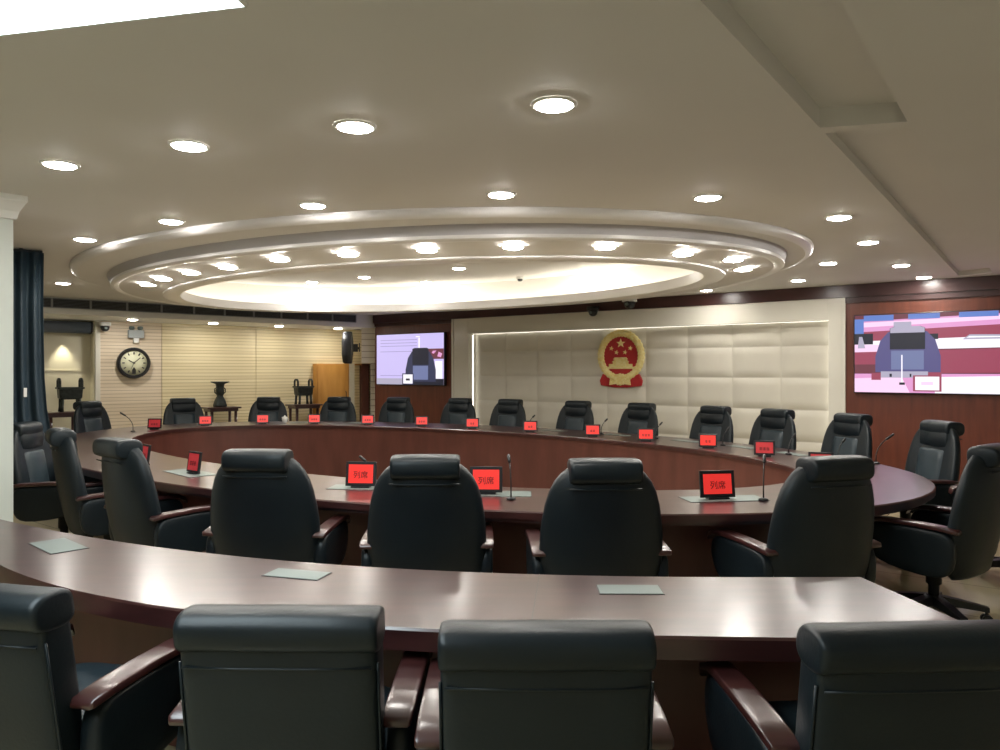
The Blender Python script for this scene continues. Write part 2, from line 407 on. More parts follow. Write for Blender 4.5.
# spotlight washing the alcove wall
al = LW.P(TLm(64, -.14), -.14)
spd = bpy.data.lights.new('alcove_spot', 'SPOT'); spd.energy = 26; spd.spot_size = math.radians(66); spd.spot_blend = .6; spd.color = (1, .92, .7); spd.shadow_soft_size = .03
sp = bpy.data.objects.new('alcove_spot', spd); COL.objects.link(sp); sp.location = (al[0], al[1], 2.13)

# large light panel near the camera (upper left)
pc = [(-.76, 2.23), (-1.75, 2.45), (-2.3, -.05), (-1.31, -.27)]
e = empty('ceiling_light', (0, 0, 0), 0, 'large bright white ceiling light panel at the upper left near the camera', 'ceiling light')
bm = NB(); prism(bm, pc, HC-.008, HC-.003); obj('diffuser', bm, PANEL, e)
bm = NB()
for i in range(4):
    a, b = Vector(pc[i]), Vector(pc[(i+1) % 4]); d = (b-a).normalized(); nn = Vector((d.y, -d.x))*.012
    mid = Vector((sum(p[0] for p in pc)/4, sum(p[1] for p in pc)/4))
    if nn.dot(a-mid) < 0: nn = -nn
    prism(bm, [tuple(a), tuple(b), tuple(b+nn), tuple(a+nn)], HC-.010, HC)
obj('frame', bm, WHITE, e)

# ---------------------------------------------------------------- pillar
KX, KY = -3.05, 4.70
def pil(s, t, g=0): return (KX+UX*s-.609*t, KY+UY*s-.793*t)
bm = NB(); prism(bm, [pil(0, 0), pil(.6, 0), pil(.6, .5), pil(0, .5)], 0, 2.5)
tag(obj('pillar', bm, PILLAR), kind='structure').name = 'trim_7'
bm = NB(); rr = []
for g, z in ((.0, 2.50), (.015, 2.505), (.025, 2.55), (.05, 2.60), (.06, 2.615), (.06, HC)):
    rr.append([Vector((*pil(a, b), z)) for a, b in ((-g, -g), (.6+g, -g), (.6+g, .5+g), (-g, .5+g))])
loft(bm, rr); tag(obj('pillar_crown', bm, WHITE), kind='structure').name = 'trim_8'

# ---------------------------------------------------------------- navy curtain by the pillar
bm = NB(); rings = []
for z, wd, sx in ((.93, .42, 0), (1.0, .40, -.005), (1.2, .37, -.02), (1.5, .35, -.03), (2.1, .34, -.035), (2.62, .34, -.03)):
    pts = []; n = 60
    for i in range(n+1):
        u = i/n; pts.append((-wd/2+wd*u+sx, -.05+.022*math.sin(u*PI*7)))
    for i in range(n, -1, -1):
        u = i/n; pts.append((-wd/2+wd*u+sx, .05+.022*math.sin(u*PI*7)))
    rings.append([Vector((x, y, z)) for x, y in pts])
loft(bm, rings)
e = empty('curtain', (-4.27, 6.75, 0), math.radians(33), 'tall dark navy curtain hanging gathered behind the white pillar', 'curtain')
obj('cloth', bm, NAVY, e, smooth=True)
bm = NB(); tube(bm, [(-.19, 0, 2.63), (.13, 0, 2.63)], .015); box(bm, -.05, -.02, -.015, .015, 2.63, HC); obj('rail', bm, GRILLE, e)
bm = NB(); box(bm, -.015, .01, -.082, -.076, 1.32, 1.40); obj('tag', bm, WHITE, e)

# ---------------------------------------------------------------- left wall furnishings
# rolled dark screen housing above the alcove
t0, t1 = -2.0, tx[95]-.03
e = empty('projection_screen', (*LW.P(0, .0), 2.3), LW.a, 'dark rolled-up projection screen housing above the lit alcove', 'screen')
bm = NB(); loft(bm, [ring_pts(x, .1, -.02, .10, .10, 'yz', 3, 20) for x in (t0, t1-.03)]); obj('casing', bm, HOUS, e, smooth=True)
bm = NB(); loft(bm, [ring_pts(x, .1, -.02, .106, .106, 'yz', 3, 20) for x in (t1-.03, t1)]); obj('end_cap', bm, BLACK, e, smooth=True)
# security camera on the trim
def dome_cam(loc, rz, lab, mb=WHITE):
    e = empty('security_camera', loc, rz, lab, 'camera')
    bm = NB(); loft(bm, [ring_pts(0, 0, z, rx, ry, 'xy', 4, 20) for z, rx, ry in ((0, .08, .06), (-.005, .09, .07), (-.06, .09, .07), (-.065, .085, .065))]); obj('housing', bm, mb, e, smooth=True)
    bm = NB(); lathe(bm, [(.07, -.062), (.072, -.09), (.06, -.13), (.035, -.155), (.005, -.16)]); obj('dome', bm, BLACK, e, smooth=True)
    bm = NB(); bmesh.ops.create_cone(bm, segments=16, radius1=.022, radius2=.022, depth=.02, cap_ends=True, matrix=Matrix.Translation((0, -.066, -.1)) @ Matrix.Rotation(PI/2, 4, 'X')); obj('lens', bm, GREYP, e)
    return e
dome_cam((*LW.P(TLm(105, .1), .1), 2.375), LW.a, 'small white and black security camera at the top of the slatted wall')
# emergency lamp
e = empty('emergency_light', (*LW.P(TLm(136, .06), .06), 2.24), LW.a, 'grey twin-head emergency light on the wall above the clock', 'emergency light')
bm = NB(); box(bm, -.13, .13, -.03, .03, -.12, .02); bevel(obj('body', bm, mat('grey_plastic', (.35, .38, .38), .5), e), .01)
for sx in (-.07, .07):
    bm = NB(); lathe(bm, [(.03, .02), (.045, .04), (.045, .075), (.03, .085)], cx=sx); obj('lamp_head', bm, GREYP, e, smooth=True)
bm = NB(); box(bm, -.04, .04, -.02, .03, -.2, -.12); obj('junction_box', bm, WHITE, e)
# clock
ct = TLm(133.5, .05); cl = LW.P(ct, .06)
hcl = CAM_H+(370-363)*cl[1]/750
e = empty('wall_clock', (cl[0], cl[1], hcl), LW.a, 'round wall clock with thick black rim on the slatted wall', 'clock')
RX = Matrix.Rotation(PI/2, 4, 'X')
def disc_part(nm, prof, m, par, n=48):
    bm = NB(); lathe(bm, prof, n); bmesh.ops.transform(bm, matrix=RX, verts=bm.verts[:]); return obj(nm, bm, m, par, smooth=True)
o = disc_part('rim', [(.20, -.06), (.25, -.06), (.27, -.03), (.27, .03), (.255, .05), (.225, .05), (.215, .02), (.20, .02)], BLACK, e); auto(o, 30)
disc_part('dial', [(.001, .015), (.215, .015), (.215, .021), (.001, .021)], CLOCKF, e)
bm = NB()
for k in range(12):
    a = k*PI/6; M = Matrix.Rotation(a, 4, 'Y') @ Matrix.Translation((0, 0, .17)); box(bm, -.009, .009, -.024, -.0215, -.02, .02, M=M)
obj('hour_marks', bm, BLACK, e)
for nm, a, l, wd in (('hour_hand', math.radians(-62), .10, .008), ('minute_hand', math.radians(48), .14, .005), ('second_hand', math.radians(205), .12, .003)):
    bm = NB(); box(bm, -wd, wd, -.028, -.024, -.02, l, M=Matrix.Rotation(a, 4, 'Y')); obj(nm, bm, BLACK, e)
bm = NB(); plate_xz(bm, [(-.03, -.19), (.03, -.19), (.032, -.12), (.0, -.07), (-.032, -.12)], -.026, -.022); obj('pendulum_motif', bm, BLACK, e)

# console tables with bronzes
def console(px, d, lab, w=.5):
    P = LW.P(TLm(px, d), d); e = empty('console_table', (P[0], P[1], 0), LW.a, lab, 'table', 'console tables against the left wall')
    bm = NB(); box(bm, -w/2, w/2, -.2, .2, .85, .88); bevel(obj('top', bm, WOOD, e), .006)
    bm = NB(); box(bm, -w/2+.05, w/2-.05, -.17, .17, .80, .85); obj('apron', bm, WOOD, e)
    for sx in (-1, 1):
        for sy in (-1, 1):
            bm = NB(); x = sx*(w/2-.09); y = sy*.15; loft(bm, [ring_pts(x, y, z, r, r, 'xy', 5, 12) for z, r in ((0, .024), (.1, .02), (.8, .024))]); obj('leg', bm, WOOD, e, smooth=True)
    bm = NB(); box(bm, -w/2+.08, w/2-.08, -.155, -.135, .18, .21); box(bm, -w/2+.08, w/2-.08, .135, .155, .18, .21); obj('stretcher', bm, WOOD, e)
    return e
def ding(px, d, lab, s=1.0, z=.881, leg=.17):
    P = LW.P(TLm(px, d), d); e = empty('bronze_vessel', (P[0], P[1], z), LW.a, lab, 'vessel', 'square bronze cauldrons on the console tables')
    bm = NB(); loft(bm, [ring_pts(0, 0, q, rx*s, ry*s, 'xy', 8, 24) for q, rx, ry in ((leg, .12, .09), (leg+.02*s, .15, .105), (leg+.15*s, .16, .115), (leg+.155*s, .18, .13), (leg+.18*s, .18, .13), (leg+.181*s, .16, .11), (leg+.05*s, .14, .09))]); obj('body', bm, BRONZE, e, smooth=False)
    for sx in (-1, 1):
        bm = NB(); x = sx*.145*s; pts = [(x, -.07*s, leg+.17*s), (x, -.07*s, leg+.27*s), (x, -.04*s, leg+.30*s), (x, .04*s, leg+.30*s), (x, .07*s, leg+.27*s), (x, .07*s, leg+.17*s)]
        tube(bm, pts, .020*s, 6); obj('handle', bm, BRONZE, e)
        for sy in (-1, 1):
            bm = NB(); tube(bm, [(sx*.11*s, sy*.075*s, leg+.03), (sx*.115*s, sy*.08*s, leg*.4), (sx*.12*s, sy*.08*s, 0.001)], [.024*s, .02*s, .026*s], 10); obj('leg', bm, BRONZE, e, smooth=True)
    return e
console(62, .3, 'dark wooden console table in the alcove under the bronze cauldron', .55)
console(221, .3, 'dark wooden console table holding the bronze vase', .62)
console(304, .3, 'dark wooden console table beside the orange cabinet', .62)
ding(70, .3, 'large square bronze cauldron with upright handles in the lit alcove', 1.1, leg=.20)
ding(303.5, .3, 'greenish square bronze cauldron on the console table beside the orange cabinet', 1.05, leg=.17)
P = LW.P(TLm(220, .3), .3); e = empty('bronze_vase', (P[0], P[1], .881), LW.a, 'flared dark bronze vase on a console table against the slatted wall', 'vase')
bm = NB(); loft(bm, [ring_pts(0, 0, z, r, r, 'xy', 3, 24) for z, r in ((0, .11), (.03, .115), (.12, .09), (.2, .05), (.24, .065), (.30, .075), (.34, .06), (.42, .075), (.45, .15), (.465, .155), (.466, .13), (.42, .05))]); obj('body', bm, BRONZE, e, smooth=True)
for sx in (-1, 1):
    bm = NB(); tube(bm, [(sx*.06, 0, .36), (sx*.10, 0, .33), (sx*.10, 0, .27), (sx*.065, 0, .24)], .010, 8); obj('handle', bm, BRONZE, e, smooth=True)

# orange cabinet with an open bay beside it
ta, tb, tm, tc_, td = [TLm(x, .2) for x in (317, 349.5, 355, 362, 369.5)]
e = empty('cabinet', (*LW.P(ta, 0), 0), LW.a, 'chest-high wooden cabinet with orange door beside the corner of the room', 'cabinet')
W1, Wm, W2, W3 = tb-ta, tm-ta, tc_-ta, td-ta
bm = NB(); box(bm, 0, W1, -.18, -.02, 0, 1.69); obj('carcass', bm, ORANGE, e)
bm = NB(); box(bm, .02, W1-.02, -.20, -.18, .05, 1.67)
o = bevel(obj('door', bm, ORANGE, e), .004); bm = NB(); tube(bm, [(W1-.09, -.20, .95), (W1-.09, -.225, .97), (W1-.09, -.225, 1.1), (W1-.09, -.20, 1.12)], .008); obj('handle', bm, BLACK, o)
bm = NB(); box(bm, W1, Wm, -.18, -.02, 0, 1.69); obj('edge_panel', bm, STONE, e)
bm = NB(); box(bm, Wm, W2, -.10, -.02, 0, 1.69); obj('inner_panel', bm, SLATY, e)
bm = NB(); box(bm, W2, W3, -.18, -.02, 0, 1.69); obj('side_panel', bm, WOODR, e)
bm = NB(); box(bm, Wm, W2, -.18, -.10, 1.66, 1.69); obj('top_rail', bm, ORANGE, e)

# hanging loudspeaker in the corner
P = LW.P(TLm(348, .55), .55)
e = empty('loudspeaker', (P[0], P[1], 2.03), math.radians(8), 'black column loudspeaker hung in the corner above the orange cabinet', 'loudspeaker')
bm = NB(); loft(bm, [ring_pts(0, 0, z, rx, .13, 'xy', 3.5, 24) for z, rx in ((-.34, .075), (-.33, .085), (-.15, .105), (.1, .11), (.3, .085), (.31, .075))]); obj('cabinet', bm, BLACK, e, smooth=True)
bm = NB(); loft(bm, [ring_pts(-.035, -.03, z, rx, .11, 'xy', 3.5, 24) for z, rx in ((-.32, .065), (-.15, .088), (.1, .09), (.29, .07))]); obj('grille', bm, BLACK, e, smooth=True)
bm = NB(); box(bm, .09, .24, -.02, .02, -.05, .0); box(bm, .10, .20, -.04, .04, -.1, .06); box(bm, .22, .24, -.05, .05, -.1, .08); obj('bracket', bm, BLACK, e)

# ---------------------------------------------------------------- main wall: screens, emblem, cameras
def emis(name, c, s=1.0): return mat(name, (0, 0, 0), .4, emit=c, es=s)
LAV = emis('screen_lavender', (.60, .52, .88), .95); LAV2 = emis('screen_lavender_line', (.40, .34, .66), .8); PALE = emis('screen_white', (.95, .9, 1.0), 1.0)
SNV = emis('screen_navy', (.04, .045, .10), .8); SGR = emis('screen_slate', (.17, .20, .38), .9); SPU = emis('screen_indigo', (.10, .09, .24), .9); SBL = emis('screen_black', (.012, .014, .03), .8)
SRED = emis('screen_red', (.34, .06, .11), .9); SMAG = emis('screen_magenta', (.75, .33, .62), .95); SBLU = emis('screen_blue', (.12, .22, .6), .9); SPK = emis('screen_pink', (.95, .62, .85), 1); SCRM = emis('screen_grey', (.45, .42, .55), .9); SBRN = emis('screen_brown', (.16, .04, .06), .9)
SM = [LAV, LAV2, PALE, SNV, SGR, SBL, SRED, SMAG, SBLU, SPK, SCRM, SBRN, SPU]
def tv(tx0, lab):
    e = empty('wall_screen', (*MW.P(tx0, .0), 1.27), MW.a, lab, 'screen', 'wall screens either side of the padded panels'); W, H = 1.80, .99
    bm = NB(); box(bm, 0, W, -.07, -.0, 0, H); bevel(obj('casing', bm, BLACK, e), .006)
    return e, W, H
def picture(e, W, H, polys):
    bm = NB(); z = -.0712
    for mi, pts in polys:
        f = bm.faces.new([bm.verts.new((.012+u*(W-.024), z, .012+v*(H-.024))) for u, v in pts]); f.material_index = mi; z -= .00025
    o = obj('display', bm, SM, e)
rect = lambda a, b, c, d: [(a, c), (b, c), (b, d), (a, d)]
e, W, H = tv(T(379), 'wall screen left of the padded panels, showing a chair on lavender')
def chairpic(cx, w, z0, z1, shell, head, lum):
    h = z1-z0
    return [(shell, [(cx-w*.5, z0), (cx+w*.5, z0), (cx+w*.5, z0+h*.35), (cx+w*.42, z0+h*.7), (cx+w*.3, z0+h*.88), (cx+w*.22, z0+h*.92), (cx-w*.22, z0+h*.92), (cx-w*.3, z0+h*.88), (cx-w*.42, z0+h*.7), (cx-w*.5, z0+h*.35)]),
            (head, [(cx-w*.27, z0+h*.5), (cx+w*.27, z0+h*.5), (cx+w*.27, z1-.02), (cx+w*.2, z1), (cx-w*.2, z1), (cx-w*.27, z1-.02)]),
            (lum, rect(cx-w*.25, cx+w*.25, z0+h*.06, z0+h*.47))]
polys = [(0, rect(0, 1, 0, 1))]
polys += [(1, rect(.06, .62, v, v+.012)) for v in (.88, .82, .76, .65, .17)] + [(10, rect(0, 1, 0, .12)), (2, [(.64, .5), (.66, .5), (.66, .92), (.64, .92)]), (2, rect(.60, .66, .93, .95))]
polys += [(11, rect(.78, 1, .50, .70)), (7, [(.83, .62), (.86, .6), (.9, .66), (.85, .66)]), (7, [(.91, .55), (.96, .53), (.98, .6), (.93, .64)]), (2, rect(.88, .98, .12, .46)), (5, rect(.55, 1, 0, .12))]
polys += chairpic(.67, .44, .06, .72, 3, 5, 4)
polys += [(3, rect(.40, .57, .0, .22)), (2, rect(.415, .555, .02, .20)), (5, rect(.455, .515, .08, .12))]
picture(e, W, H, polys)
e, W, H = tv(T(855), 'large wall screen right of the padded panels, showing a chair and red desks')
polys = [(11, rect(0, 1, 0, 1)), (7, [(0, .78), (1, .84), (1, .97), (0, .92)]), (9, [(0, .84), (1, .90), (1, .95), (0, .90)]), (6, [(0, .66), (1, .70), (1, .84), (0, .78)]), (2, [(0, .54), (1, .56), (1, .70), (0, .66)]), (9, [(0, .52), (.5, .53), (.5, .60), (0, .62)]),
         (6, [(0, .24), (1, .26), (1, .55), (0, .52)]), (11, [(0, .24), (.4, .24), (.4, .36), (0, .36)]), (7, rect(0, 1, 0, .24)), (9, [(0, .0), (.35, .0), (.3, .2), (0, .18)]), (2, [(.5, 0), (1, 0), (1, .22), (.5, .2)]),
         (8, rect(.06, .25, .92, .995)), (8, rect(.34, .53, .93, .995)), (8, rect(.64, .86, .93, .995)), (8, rect(0, .06, .76, .95)), (5, rect(0, .12, .62, .76)), (10, rect(.25, .36, .80, .90)),
         (5, rect(.43, .52, .66, .74)), (2, rect(.49, .55, .63, .67)), (10, [(.66, .66), (.92, .66), (.92, .71), (.70, .72)]), (2, [(.68, .68), (.92, .68), (.92, .69), (.70, .70)]), (10, [(.02, .57), (.07, .57), (.05, .72), (.03, .72)])]
polys += chairpic(.335, .40, .26, .84, 12, 5, 4)
polys += [(10, [(.23, .76), (.44, .76), (.44, .82), (.41, .84), (.26, .84), (.23, .82)]), (10, rect(.17, .46, .19, .27)), (2, rect(.298, .306, .12, .48)), (5, rect(.285, .32, .10, .13)), (6, rect(.11, .17, .16, .25)), (6, rect(.46, .54, .18, .25)),
          (6, rect(.37, .54, .02, .22)), (2, rect(.383, .527, .035, .205)), (9, rect(.42, .49, .10, .14)), (5, rect(.225, .24, .2, .24)), (5, rect(.35, .36, .2, .24))]
picture(e, W, H, polys)

# emblem
te = T(621.8, -.14+.0)
e = empty('national_emblem', (*MW.P(T(621.8, -.13), -.13), 1.295), MW.a, 'red and gold round emblem with stars and gate on the padded panels', 'emblem'); e.scale = (1.07, 1, .975)
HW, HZ, CZ = .385, .40, .50
def el(rx, rz, n=64, cz=CZ): return [(rx*math.cos(2*PI*i/n), cz+rz*math.sin(2*PI*i/n)) for i in range(n)]
bm = NB(); plate_xz(bm, el(.295, .32), -.03, -.002); obj('field', bm, RED, e)
bm = NB(); n = 72; rings = []
for i in range(n):
    a = 2*PI*i/n; cx, cz = .332*math.cos(a), CZ+.365*math.sin(a); dx, dz = math.cos(a), math.sin(a)
    wv = .056+(.006 if i % 2 else -.004)
    rings.append([Vector((cx+dx*wv*math.cos(b), -.035-.032*math.sin(b), cz+dz*wv*math.cos(b))) for b in [2*PI*k/10 for k in range(10)]])
loft(bm, rings, closed=True); obj('wheat_wreath', bm, GOLD, e, smooth=False)
def star(bm, cx, cz, r, rot=0, y0=-.042, y1=-.028):
    plate_xz(bm, [(cx+(r if k % 2 == 0 else r*.4)*math.sin(k*PI/5+rot), cz+(r if k % 2 == 0 else r*.4)*math.cos(k*PI/5+rot)) for k in range(10)], y0, y1)
bm = NB(); star(bm, 0, .70, .075); obj('large_star', bm, GOLD, e)
for x, z in ((-.155, .62), (-.07, .555), (.07, .555), (.155, .62)):
    bm = NB(); star(bm, x, z, .038, .2); obj('small_star', bm, GOLD, e)
bm = NB()
for x0, x1, z0, z1 in ((-.235, .235, .29, .325), (-.19, .19, .325, .37), (-.125, .125, .37, .40), (-.10, .10, .405, .44)): box(bm, x0, x1, -.05, -.028, z0, z1)
plate_xz(bm, [(-.14, .40), (.14, .40), (.11, .425), (-.11, .425)], -.055, -.028); plate_xz(bm, [(-.12, .44), (.12, .44), (.09, .475), (-.09, .475)], -.055, -.028)
obj('gate', bm, GOLD, e)
bm = NB()
gw = []
for k in range(48):
    a = 2*PI*k/48; r = .085 if (k//2) % 2 else .10; gw.append((r*math.cos(a), .12+r*math.sin(a)))
plate_xz(bm, gw, -.07, -.03); obj('cog_wheel', bm, GOLD, e)
bm = NB(); plate_xz(bm, [(-.33, .02), (-.10, -.01), (.10, -.01), (.33, .02), (.35, .10), (.30, .21), (.20, .18), (.10, .13), (.0, .20), (-.10, .13), (-.20, .18), (-.30, .21), (-.35, .10)], -.045, -.004); bevel(obj('ribbon', bm, RED, e), .01, 3)
bm = NB(); plate_xz(bm, [(-.17, .03), (-.05, .05), (.05, .05), (.17, .03), (.16, .12), (.05, .09), (-.05, .09), (-.16, .12)], -.076, -.046)
a0 = [(-.24+.03*i, .235-.09*math.sin((i+.5)/17*PI)) for i in range(17)]
plate_xz(bm, a0+[(x, z-.035) for x, z in a0[::-1]], -.06, -.03); obj('gold_knot', bm, GOLD, e)

tcm = T(593, .14); P = MW.P(tcm, .14)
e = dome_cam((*P, 2.555), MW.a, 'black camera on the dark frieze above the padded panels, left of the white one', BLACK)
bm = NB(); box(bm, -.02, .02, .02, .08, -.05, -.01); obj('bracket', bm, BLACK, e); e.scale = (1, 1, .95)
d = 11.2
e = dome_cam(((629.5-500)/750*d, d, HC), MW.a, 'white based ceiling camera above the emblem', WHITE); e.scale = (1.15, 1.15, 1.1)
# smoke sensor in the recess
P = dl_point(520, 277, RC); e = empty('smoke_detector', (P[0], P[1], RC), 0, 'small white smoke detector inside the oval ceiling recess', 'smoke detector')
bm = NB(); lathe(bm, [(.05, 0), (.055, -.01), (.055, -.03)]); obj('base', bm, WHITE, e); bm = NB(); lathe(bm, [(.035, -.03), (.035, -.05), (.02, -.06)]); obj('sensor', bm, GRILLE, e)

# ---------------------------------------------------------------- oval table
def trg(a, b, z, n=128): return [Vector((x-TC[0], y-TC[1], z)) for x, y in ell(*TC, a, b, n)]
tab = empty('oval_conference_table', (TC[0], TC[1], 0), 0, 'huge oval ring-shaped mahogany conference table filling the room', 'table')
bm = NB(); ia, ib = TA-TW, TB-TW; zt = .76
loft(bm, [trg(ia, ib, zt-.045), trg(ia, ib, zt-.008), trg(ia+.008, ib+.008, zt), trg(TA-.008, TB-.008, zt), trg(TA, TB, zt-.008), trg(TA, TB, zt-.045)], closed=True)
o = auto(obj('tabletop', bm, WOOD, tab), 30)
bm = NB(); loft(bm, [trg(TA-.03, TB-.03, zt-.045), trg(TA-.03, TB-.03, zt-.07), trg(TA-.05, TB-.05, zt-.07), trg(TA-.05, TB-.05, zt-.045)], closed=True); auto(obj('apron', bm, WOOD, tab), 30)
bm = NB(); loft(bm, [trg(ia+.03, ib+.03, zt-.045), trg(ia+.03, ib+.03, .0), trg(ia+.06, ib+.06, .0), trg(ia+.06, ib+.06, zt-.045)], closed=True); auto(obj('inner_panel', bm, WOODR, tab), 30)
bm = NB(); loft(bm, [trg(ia+.40, ib+.40, zt-.045), trg(ia+.40, ib+.40, .0), trg(ia+.43, ib+.43, .0), trg(ia+.43, ib+.43, zt-.045)], closed=True); auto(obj('kick_panel', bm, WOODR, tab), 30)

# near curved table
import numpy as np
back = [(-2.85,4.15),(-2.67,4.0),(-1.91,3.58),(-1.43,3.35),(-1.06,3.19),(-.67,3.09),(0,2.96),(.34,2.93),(1.08,2.9),(1.4,2.91)]
front = [(-2.3,3.30),(-1.9,2.98),(-1.49,2.68),(-1.26,2.57),(-1.06,2.50),(-.35,2.34),(-.2,2.32),(.46,2.25),(.88,2.23),(1.5,2.22)]
fb = np.polyfit([p[0] for p in back], [p[1] for p in back], 4); ff = np.polyfit([p[0] for p in front], [p[1] for p in front], 4)
def bk(x): return float(np.polyval(fb, x))
def fr(x): return float(np.polyval(ff, x))
N = 40
bX = [-2.85+(1.4+2.85)*i/N for i in range(N+1)]; fX = [-2.3+(1.5+2.3)*i/N for i in range(N+1)]
def nt_out(g, uu=0, vv=1):
    """outline at inset g"""
    B = [Vector((x, bk(x))) for x in bX]; F = [Vector((x, fr(x))) for x in fX]
    A = []; Z = []
    for b, f in zip(B, F):
        d = (f-b).normalized(); A.append(b+d*g); Z.append(f-d*g)
    dA = (A[1]-A[0]).normalized()*g; dE = (A[-1]-A[-2]).normalized()*g
    A[0] += dA; Z[0] += dA; A[-1] -= dE; Z[-1] -= dE
    return A+Z[::-1]
e = empty('curved_conference_table', (0, 0, 0), 0, 'long curved mahogany table in the foreground behind the nearest chairs', 'table')
bm = NB()
loft(bm, [[Vector((p.x, p.y, z)) for p in nt_out(g)] for g, z in ((0, zt-.07), (0, zt-.008), (.008, zt))]); auto(obj('tabletop', bm, WOOD, e), 30)
bm = NB(); o_ = nt_out(.10); i_ = nt_out(.12); n = len(o_)
loft(bm, [[Vector((p.x, p.y, zt-.07)) for p in nt_out(.05)], [Vector((p.x, p.y, zt-.085)) for p in nt_out(.05)]]); obj('apron', bm, WOODR, e)
bm = NB(); m1 = nt_out(.25)[:N+1]; m2 = nt_out(.28)[:N+1]
prism(bm, [tuple(p) for p in m1]+[tuple(p) for p in m2[::-1]], 0, zt-.085); obj('modesty_panel', bm, WOODR, e)
for i in (1, N//2, N-1):
    bm = NB(); b, f = Vector((bX[i], bk(bX[i]))), Vector((fX[i], fr(fX[i]))); d = (f-b).normalized(); s = Vector((-d.y, d.x))*.02; p, q = b+d*.08, f-d*.42
    prism(bm, [tuple(p+s), tuple(q+s), tuple(q-s), tuple(p-s)], 0, zt-.085); obj('support_panel', bm, WOODR, e)
bm = NB(); p, q = Vector((.155, bk(.155)-.001)), Vector((.09, fr(.09)+.001))
prism(bm, [(p.x-.0015, p.y), (p.x+.0015, p.y), (q.x+.0015, q.y), (q.x-.0015, q.y)], zt, zt+.0006); obj('joint_line', bm, BLACK, e)

# ---------------------------------------------------------------- chairs
def arm_parts(root, xo, wcap, cap_mat, zt_=.66, y0=-.24, y1=.27, thick=.07, zb=.34):
    for s in (-1, 1):
        # padded side panel: outline in yz, lofted in x
        pts = [(y0, zt_-.05), (y0-.01, zt_-.16), (y0, zb+.06), (y0+.05, zb+.01), (y0+.14, zb), (y1-.12, zb+.03), (y1-.04, zb+.08), (y1, zb+.16), (y1+.005, zt_-.10), (y1-.02, zt_-.045), (y1-.08, zt_-.032), (0, zt_-.03), (y0+.08, zt_-.035)]
        cx, cz = sum(p[0] for p in pts)/len(pts), sum(p[1] for p in pts)/len(pts)
        bm = NB(); R = []
        for dx, k in ((-.5, .90), (-.42, .97), (-.2, 1.0), (.2, 1.0), (.42, .97), (.5, .90)):
            R.append([Vector((s*xo+dx*thick, cx+(y-cx)*k, cz+(z-cz)*k)) for y, z in pts])
        loft(bm, R); o = obj('side_panel', bm, LEATHER, root, smooth=True); m = o.modifiers.new('s', 'SUBSURF'); m.levels = 1; m.render_levels = 1
        # wooden cap
        bm = NB(); R = []
        for y, z, ww, hh in ((y0-.03, zt_-.036, wcap*.40, .006), (y0-.02, zt_-.030, wcap*.48, .013), (y0+.08, zt_-.020, wcap*.5, .014), (0, zt_-.014, wcap*.5, .014), (y1-.12, zt_-.014, wcap*.5, .014), (y1-.04, zt_-.020, wcap*.5, .014), (y1+.012, zt_-.042, wcap*.48, .013), (y1+.024, zt_-.065, wcap*.44, .010), (y1+.026, zt_-.075, wcap*.38, .004)):
            R.append(ring_pts(s*xo, y, z, ww, hh, 'xz', 7, 24))
        loft(bm, R); obj('armrest', bm, cap_mat, root, smooth=True)
def base_parts(root):
    bm = NB(); lathe(bm, [(.03, .10), (.032, .22), (.045, .23), (.045, .36), (.10, .37), (.12, .40)], 16); obj('gas_column', bm, CASTER, root, smooth=True)
    for k in range(5):
        a = 2*PI*k/5+.3; c, s = math.cos(a), math.sin(a)
        bm = NB(); M = Matrix.Rotation(a, 4, 'Z')
        R = [[M @ Vector((x, y*ww, z+q*hh)) for y, q in ((-1, -1), (1, -1), (1, 1), (-1, 1))] for x, z, ww, hh in ((.02, .13, .030, .03), (.15, .115, .028, .022), (.30, .09, .022, .014))]
        loft(bm, R); leg = obj('base_leg', bm, CASTER, root)
        bm = NB()
        for sy in (-.018, .018):
            bmesh.ops.create_cone(bm, segments=14, radius1=.03, radius2=.03, depth=.018, cap_ends=True, matrix=Matrix.Translation((c*.29-s*sy, s*.29+c*sy, .03)) @ Matrix.Rotation(a, 4, 'Z') @ Matrix.Rotation(PI/2, 4, 'X'))
        bmesh.ops.create_cone(bm, segments=8, radius1=.01, radius2=.01, depth=.05, cap_ends=True, matrix=Matrix.Translation((c*.29, s*.29, .055)))
        obj('caster', bm, CASTER, leg)
def seat_part(root, w=.26):
    bm = NB(); R = []
    for z, k in ((.385, .85), (.39, .93), (.42, .985), (.46, 1.0), (.495, .97), (.515, .86), (.52, .6)):
        R.append(ring_pts(0, .01, z, w*k, .285*k, 'xy', 5, 32))
    loft(bm, R); obj('seat', bm, LEATHER_SHEEN, root, smooth=True)
lean = lambda z: -.235-(z-.4)*.17
